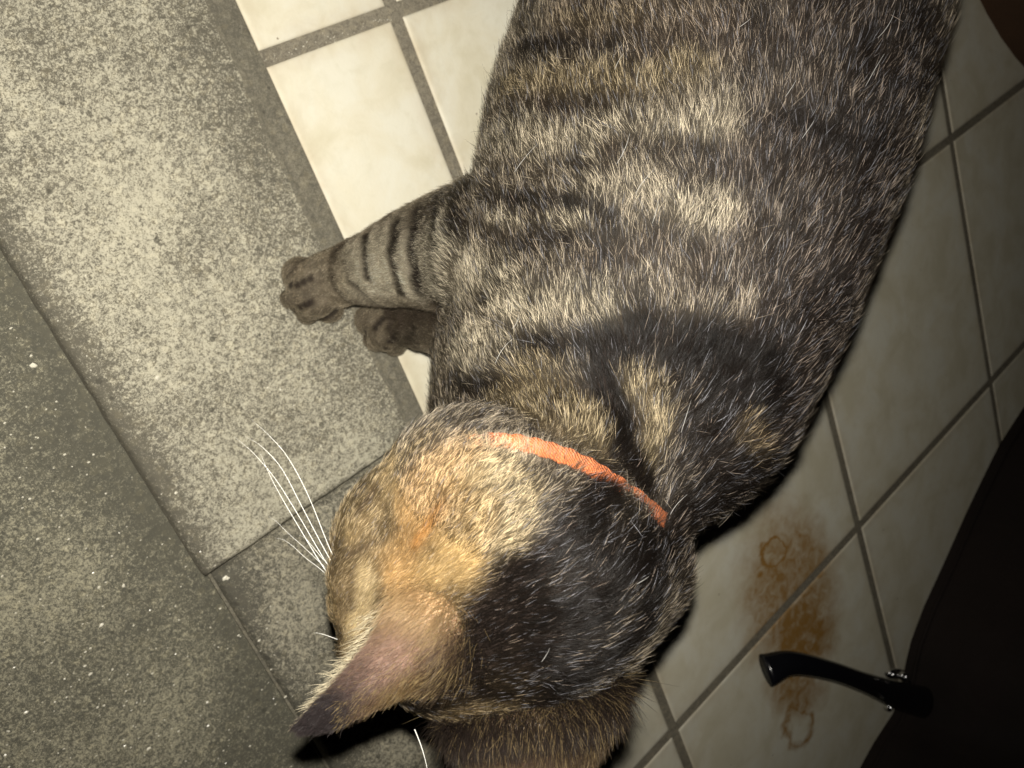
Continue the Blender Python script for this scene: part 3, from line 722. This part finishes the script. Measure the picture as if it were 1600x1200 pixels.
# ------------------------------------------------------------------ short fur on the ears, pale fringe, whiskers
def ear_fur(G, GN, s, n, seed):
    r_ = np.random.default_rng(seed); jj = r_.random(n)*(NV_-.01); ii = r_.random(n)*(NU-.01)
    j0 = jj.astype(int); i0 = ii.astype(int); a = (jj-j0)[:, None]; b_ = (ii-i0)[:, None]
    def smp(A): return (A[j0, i0]*(1-a)*(1-b_)+A[j0+1, i0]*a*(1-b_)+A[j0, i0+1]*(1-a)*b_+A[j0+1, i0+1]*a*b_)
    p = smp(G); nn = normalize(smp(GN)); dv = normalize(np.gradient(G, axis=0)); t = normalize(smp(dv)); v = jj/NV_; u = ii/NU
    L = (0.0023+0.010*np.clip(1-v/0.36, 0, 1)**1.1)*r_.uniform(.6, 1.2, n)*np.where(u > .6, 1.2, 1)
    if s > 0: L = L*1.5
    t = normalize(t+0.25*r_.normal(size=(n, 3))); al = np.radians(14+6*r_.normal(size=n)); k = np.linspace(0, 1, 4)
    pts = p[:, None]+L[:, None, None]*k[None, :, None]*(t*np.cos(al)[:, None]+nn*np.sin(al)[:, None])[:, None]
    c = np.array([ear_col(u[q], v[q], s) for q in range(n)])
    near_h = np.clip(1.25-v/0.36, 0, 1) if s < 0 else np.clip(1-(v-.30)/.14, 0, 1)
    if s < 0: kk = np.clip((u-.35)/.3, 0, 1)[:, None]; base = np.array([.34, .23, .12])*(1-kk)+C_DARK*1.6*kk
    else: base = np.tile(C_DARK*1.6, (n, 1))
    c = c*(1-near_h[:, None])+base*near_h[:, None]
    c = c*r_.uniform(.5, 1.5, (n, 1)); gold = (r_.random(n) < np.where(s > 0, .07, .12)*np.where(u > .45, 1.6, .3 if s < 0 else 1.0)*(v < .75)); c[gold] = np.array([.32, .235, .115])*r_.uniform(.6, 1.1, (gold.sum(), 1))
    return pts, np.tile(np.array([.00005, .00005, .00004, .00001]), (n, 1)), c*0.7, np.clip(c, 0, .9)
if not QUICK:
    for (me, G, GN, s), eo in zip(EARS, ear_objs):
        pts, ra, c0, c1 = ear_fur(G, GN, s, 14000 if s < 0 else 24000, 40+s)
        hair_curves('ear_fur', pts, ra, c0, c1, M_FUR)
    # fringe of pale hairs along the front rim of the near ear, and the fluff inside its base
    r_ = np.random.default_rng(5); G = EARS[0][1]; n = 420
    v = np.clip(r_.beta(1.0, 2.0, n), 0, .80)*NV_; j0 = v.astype(int); a = (v-j0)[:, None]
    p = G[j0, 0]*(1-a)+G[np.minimum(j0+1, NV_), 0]*a
    imgl = RW@np.array([-1.0, .10, .25]); tipd = normalize(G[-1, 2]-G[0, 0])
    p = p+(RW@np.array([0, 0, 1.0]))*r_.uniform(.0005, .008, n)[:, None]
    t = normalize(imgl[None]*1.0+tipd[None]*r_.uniform(-.1, .8, n)[:, None]+0.28*r_.normal(size=(n, 3)))
    L = r_.uniform(.004, .012, n)*(1-0.7*v/NV_); k = np.linspace(0, 1, 5)
    bend = RW@np.array([-.2, .8, 0.2])
    pts = p[:, None]+L[:, None, None]*(k[None, :, None]*t[:, None]+0.25*(k**2)[None, :, None]*bend)
    c = np.array([.62, .54, .38])*r_.uniform(.5, 1.1, (n, 1))
    hair_curves('ear_fringe', pts, np.tile(np.array([.0001, .0001, .00008, .00005, .00001]), (n, 1)), c, c, M_FUR)
    # stray long white hairs over the back
    st = []; 
    for q in range(24):
        x, y = r_.uniform(760, 1380), r_.uniform(10, 1080)
        if x > 1500-0.62*max(0, y-100): continue
        h0 = hit(x, y)
        if h0 is None: continue
        ang = r_.normal(math.radians(-70 if y < 700 else -35), .3); Lp = r_.uniform(18, 60); dx, dy = math.cos(ang)*Lp, math.sin(ang)*Lp
        d0 = depth_of(h0)-.007; cu = r_.normal(0, .18)
        st.append([P(x+dx*f_-dy*cu*f_*(1-f_), y+dy*f_+dx*cu*f_*(1-f_), d0-0.004*f_) for f_ in np.linspace(0, 1, 5)])
    st = np.array(st); c = np.tile(np.array([.80, .78, .74]), (len(st), 1))
    hair_curves('stray_hair', st, np.tile(np.array([  .00004, .00006, .00006, .00004, .00002]), (len(st), 1)), c*.8, c*.8, M_FUR)

m_whisk, nt, b = new_mat('whisker'); b.inputs['Base Color'].default_value = (.66, .65, .61, 1); b.inputs['Roughness'].default_value = 0.3
def whisker(px, r0=0.00019, name='whisker'):
    pts = [np.array(P(*q)) for q in px]; n = 22; path = [cr(np.array(pts), k/n) for k in range(n+1)]
    v = []; f = []; S = 6
    for k, p in enumerate(path):
        t = normalize(path[min(k+1, n)]-path[max(k-1, 0)]); a = normalize(np.cross(t, [0.3, .2, 1])); c = np.cross(t, a); r = r0*(1-0.93*k/n)
        for j in range(S): th = 2*math.pi*j/S; v.append(p+r*(a*math.cos(th)+c*math.sin(th)))
    for k in range(n):
        for j in range(S): f.append((k*S+j, k*S+(j+1) % S, (k+1)*S+(j+1) % S, (k+1)*S+j))
    cpart(name, mesh_from(name, v, f), m_whisk)
W_ = [[(545, 905, .266), (520, 868, .260), (482, 775, .252), (450, 715, .248), (420, 680, .247), (392, 655, .248)],
      [(545, 912, .266), (517, 876, .260), (472, 792, .252), (440, 732, .248), (408, 697, .247), (383, 682, .248)],
      [(542, 918, .266), (513, 884, .261), (465, 803, .254), (430, 748, .251), (396, 708, .250), (366, 682, .250)],
      [(540, 922, .266), (510, 893, .262), (462, 815, .256), (432, 763, .253), (416, 730, .252), (407, 708, .252)],
      [(535, 915, .267), (505, 884, .264), (476, 856, .260), (450, 833, .258), (432, 815, .257), (418, 806, .257)],
      [(535, 925, .267), (505, 893, .265), (478, 872, .262), (456, 852, .260), (442, 843, .259), (430, 841, .259)],
      [(530, 905, .267), (500, 868, .265), (485, 850, .263), (478, 842, .263), (472, 838, .262), (466, 836, .262)],
      [(530, 1000, .267), (508, 992, .265), (500, 990, .264), (496, 989, .263), (492, 989, .263), (488, 990, .262)]]
for k, w in enumerate(W_): whisker(w, 0.00013 if k < 4 else 0.00008)
whisker([(648, 1140, .262), (656, 1160, .258), (661, 1175, .256), (665, 1190, .254), (668, 1205, .253), (669, 1222, .252)], 0.00018)
for s_, dy in ((1, 0), (1, .5), (1, -.5)):
    a0 = hp(5, 1.3, -1.5+dy*.6); pts_ = [a0, a0+HL*.02+HF*.004, a0+HL*.045-UP*.004, a0+HL*.065-UP*.012]
    pc = [((RW.T@(q-CAM))) for q in pts_]; whisker([(c[0]/c[2]*F_PX+CX, c[1]/c[2]*F_PX+CY, c[2]) for c in pc])

# ------------------------------------------------------------------ black bag with its curved handle, right of the picture
m_bag, nt, b = new_mat('black_nylon'); co = world_co(nt)
nt.links.new(mixc(nt, nz(nt, co, 9, 4), (.009, .007, .006), (.022, .015, .013)), b.inputs['Base Color']); b.inputs['Roughness'].default_value = 0.7
b.inputs['Specular IOR Level'].default_value = 0.15
bump(nt, nz(nt, co, 60, 5), .5, 0.003, b)
m_gloss, nt, b = new_mat('black_gloss'); b.inputs['Base Color'].default_value = (.006, .006, .008, 1); b.inputs['Roughness'].default_value = 0.18
m_chrome, nt, b = new_mat('chrome'); b.inputs['Base Color'].default_value = (.75, .75, .76, 1); b.inputs['Metallic'].default_value = 1; b.inputs['Roughness'].default_value = 0.22
edge_px = [(1290, 1330), (1340, 1205), (1368, 1155), (1398, 1110), (1410, 1060), (1420, 1010), (1442, 950), (1472, 885), (1512, 795), (1558, 700), (1600, 635), (1660, 560)]
ep = [Pz(*q) for q in edge_px]
far = [ep[-1]+np.array([.34, -.05, 0]), ep[-1]+np.array([.45, -.25, 0]), ep[0]+np.array([.50, -.15, 0]), ep[0]+np.array([.30, -.22, 0]), ep[0]+np.array([.10, -.14, 0])]
loop = np.array(ep+far)
# resample the footprint evenly
seg = np.linalg.norm(np.roll(loop, -1, 0)-loop, axis=1); cum = np.concatenate([[0], np.cumsum(seg)]); NB = 120
fp = np.array([[np.interp(q, cum, np.append(loop[:, c], loop[0, c])) for c in range(3)] for q in np.linspace(0, cum[-1], NB, endpoint=False)])
cenb = fp.mean(0); v = []; f = []; levels = [(0.0, 1.0), (.01, 1.0), (.05, 1.0), (.10, .985), (.16, .95), (.21, .89), (.245, .80), (.262, .66), (.268, .45), (.270, .2)]
for z, k in levels:
    for q in fp:
        d = (q-cenb); wv_ = 1+0.018*noise.noise(Vector((q[0]*9, q[1]*9, z*14)))*(z > .02)
        v.append(cenb+d*k*wv_+np.array([0, 0, z+0.006*noise.noise(Vector((q[0]*14, q[1]*14, z*10+3)))*(z > .02)]))
for l in range(len(levels)-1):
    for j in range(NB): f.append((l*NB+j, l*NB+(j+1) % NB, (l+1)*NB+(j+1) % NB, (l+1)*NB+j))
v.append(cenb+np.array([0, 0, .27])); top = len(v)-1
for j in range(NB): f.append(((len(levels)-1)*NB+j, (len(levels)-1)*NB+(j+1) % NB, top))
bag = tag(link('bag', None), 'large black bag standing on the tiles in the dark, its edge rounded', 'bag'); bag.location = cenb
bpy.context.view_layer.update(); BT = Matrix.Translation(-Vector(cenb))
def bpart(name, me, mat, parent=None, label=None):
    o = link(name, me, parent or bag, mat)
    o.matrix_parent_inverse = BT if parent is None else Matrix.Identity(4)
    if label: o['label'] = label
    return o
bpart('shell', mesh_from('shell', v, f), m_bag)
for zz in (.012,):
    pv = []; pf = []; sc_ = np.interp(zz, [l[0] for l in levels], [l[1] for l in levels])
    for j, q in enumerate(fp):
        d = (q-cenb); nn_ = d/np.linalg.norm(d); wv_ = 1+0.018*noise.noise(Vector((q[0]*9, q[1]*9, zz*14)))*(zz > .02)
        c0_ = cenb+d*sc_*wv_+np.array([0, 0, zz])
        for a_ in range(6): th = a_*math.pi/3; pv.append(c0_+nn_*(.0022*math.cos(th)+.001)+UP*.0022*math.sin(th))
    for j in range(NB):
        for a_ in range(6): pf.append((j*6+a_, ((j+1) % NB)*6+a_, ((j+1) % NB)*6+(a_+1) % 6, j*6+(a_+1) % 6))
    bpart('piping', mesh_from('piping', pv, pf), m_bag)
def sweep(name, path, rads, S=16, flat=None):
    path = [np.array(p) for p in path]; n = 40
    pp = [cr(np.array(path), k/n) for k in range(n+1)]; rr = [cr(np.array(rads, float), k/n) for k in range(n+1)]
    v = []; f = []
    for k in range(n+1):
        t = normalize(pp[min(k+1, n)]-pp[max(k-1, 0)]); view = normalize(CAM-pp[k]); a = normalize(np.cross(t, view)); c = np.cross(a, t)
        for j in range(S): th = 2*math.pi*j/S; v.append(pp[k]+a*math.cos(th)*rr[k][0]+c*math.sin(th)*rr[k][1])
    for k in range(n):
        for j in range(S): f.append((k*S+j, k*S+(j+1) % S, (k+1)*S+(j+1) % S, (k+1)*S+j))
    f.append(tuple(range(S))[::-1]); f.append(tuple(range(n*S, n*S+S)))
    return mesh_from(name, v, f)
hz = [Pz(1197, 1047, .020), Pz(1236, 1036, .025), Pz(1295, 1047, .030), Pz(1350, 1066, .032), Pz(1400, 1085, .030), Pz(1445, 1098, .028)]
k_ = depth_of(hz[0])/F_PX
hd_ = bpart('handle', sweep('handle', hz, [(25*k_, .006), (19*k_, .007), (16*k_, .008), (17*k_, .009), (24*k_, .010), (30*k_, .010)]), m_gloss, None, 'curved glossy black handle with a flared end')
def cyl(name, c, axis, r, h, S=16, bev=0.15):
    c = np.array(c); axis = normalize(np.array(axis)); a = normalize(np.cross(axis, [0.2, .3, .9])); e = np.cross(axis, a); v = []; f = []
    pr = [(-h/2, r*.85), (-h/2+h*bev, r), (h/2-h*bev, r), (h/2, r*.85), (h/2, r*.4), (h/2-h*.2, r*.35)]
    for z, q in pr:
        for j in range(S): th = 2*math.pi*j/S; v.append(c+axis*z+q*(a*math.cos(th)+e*math.sin(th)))
    for l in range(len(pr)-1):
        for j in range(S): f.append((l*S+j, l*S+(j+1) % S, (l+1)*S+(j+1) % S, (l+1)*S+j))
    f.append(tuple(range(S))[::-1]); f.append(tuple(range((len(pr)-1)*S, len(pr)*S)))
    return mesh_from(name, v, f)
up_ax = normalize(CAM-hz[3])
for (x, y, z, r) in ((1391, 1052, .038, 7), (1411, 1056, .038, 7), (1388, 1104, .040, 6)):
    bpart('bolt', cyl('bolt', Pz(x, y, z), up_ax*0.6+UP, r*k_, .006), m_chrome)
bpart('hinge_pin', cyl('hinge_pin', Pz(1401, 1055, .034), Pz(1411, 1057, .034)-Pz(1391, 1053, .034), 4*k_, .016), m_chrome)
bpart('buckle', sweep('buckle', [Pz(1385, 1052, .028), Pz(1400, 1047, .030), Pz(1417, 1053, .030), Pz(1422, 1065, .028)], [(3*k_, .002)]*4), m_chrome)

# ------------------------------------------------------------------ round brown pot beyond the cat
m_pot, nt, b = new_mat('brown_glaze'); co = world_co(nt)
nt.links.new(mixc(nt, nz(nt, co, 30, 5), (.045, .020, .008), (.075, .034, .014)), b.inputs['Base Color']); b.inputs['Roughness'].default_value = 0.7
bump(nt, nz(nt, co, 120, 4), .4, .002, b)
q0, q1, q2 = Pz(1528, -5), Pz(1561, 55), Pz(1600, 106)
A = np.array([2*(q1-q0)[:2], 2*(q2-q0)[:2]]); B = np.array([q1@q1-q0@q0, q2@q2-q0@q0]); pc_ = np.linalg.solve(A, B); pr_ = np.linalg.norm(q0[:2]-pc_)
print('pot', pc_, pr_)
prof = [(.0, 1.0), (.01, 1.0), (.05, 1.02), (.15, 1.10), (.24, 1.16), (.25, 1.22), (.28, 1.22), (.285, 1.18), (.27, 1.12), (.20, 1.06)]
v = []; f = []; S = 64
for z, k in prof:
    for j in range(S): th = 2*math.pi*j/S; v.append((pr_*k*math.cos(th), pr_*k*math.sin(th), z))
for l in range(len(prof)-1):
    for j in range(S): f.append((l*S+j, l*S+(j+1) % S, (l+1)*S+(j+1) % S, (l+1)*S+j))
f.append(tuple(range((len(prof)-1)*S, len(prof)*S)))
pot = tag(link('pot', mesh_from('pot', v, f), None, m_pot), 'dark brown round pot standing on the tiles behind the cat', 'pot'); pot.location = (pc_[0], pc_[1], 0)

# ------------------------------------------------------------------ loose sand grains and chips on the cement
m_grit, nt, b = new_mat('quartz_grit'); b.inputs['Base Color'].default_value = (.72, .68, .56, 1); b.inputs['Roughness'].default_value = 0.25
v = []; f = []; r_ = np.random.default_rng(9)
def chip(x, y, z, r, flat=.5):
    o = len(v); rot = r_.random()*6.28; el = r_.uniform(1, 1.8)
    for j in range(5):
        th = rot+2*math.pi*j/5+r_.normal()*.2; q = r*r_.uniform(.7, 1.2); v.append((x+q*el*math.cos(th), y+q*math.sin(th), z+r*.15*r_.random()))
    v.append((x, y, z+r*flat*r_.uniform(.7, 1.3)))
    for j in range(5): f.append((o+j, o+(j+1) % 5, o+5))
for k in range(520):
    x, y = r_.uniform(0, 620), r_.uniform(380, 1200)
    if r_.random() > (0.9 if y > 480+x*1.1 else .16): continue
    zz = -0.0155 if (Pz(x, y)[0] < SX0-.002) else -0.001
    p = Pz(x, y, zz); chip(p[0], p[1], zz, r_.uniform(.00022, .0006)*(1.5 if r_.random() < .1 else 1))
for x, y, r in ((246, 590, .0014), (352, 903, .0012), (356, 904, .0011), (50, 571, .0011), (54, 572, .0009), (232, 1170, .001), (193, 915, .001), (275, 770, .0008)):
    zz = -0.0155 if (Pz(x, y)[0] < SX0-.002) else 0.0; p = Pz(x, y, zz); chip(p[0], p[1], zz, r)
for k in range(90):   # grit caught in the joint between the first tiles
    t_ = r_.random(); x, y = 410+205*t_, 98-72*t_+r_.normal()*4; p = Pz(x, y); chip(p[0], p[1], -0.0008, r_.uniform(.0002, .0005))
gr = link('grit', mesh_from('grit', v, f, False), None, m_grit); tag(gr, 'pale sand grains and chips scattered over the cement', 'grit', kind='stuff')

# hairs of the nape lying over the collar's lower edge
if not QUICK:
    r_ = np.random.default_rng(77); n = 3400
    ki = r_.integers(0, int(160*6.4/NL), n); d = outw[ki]; tohead = wid[ki]
    p = ringp[ki]+tan_[ki]*r_.normal(0, .0012, n)[:, None]-d*r_.uniform(.0005, .003, n)[:, None]+tohead*(r_.uniform(.0024, .0065, n))[:, None]
    t = normalize(-tohead*1.0+d*r_.uniform(.45, .95, n)[:, None]+0.22*r_.normal(size=(n, 3)))
    L = r_.uniform(.003, .0085, n); k = np.linspace(0, 1, 5)
    pts = p[:, None]+L[:, None, None]*(k[None, :, None]*t[:, None]-0.22*(k**2)[None, :, None]*d[:, None])
    c = coat(p, np.zeros(n, int)); c = c*r_.uniform(.3, 1.8, (n, 1))
    hair_curves('nape_hair', pts, np.tile(np.array([.00007, .00007, .00006, .00004, .00001]), (n, 1)), c*.3, np.clip(c, 0, .8), M_FUR)
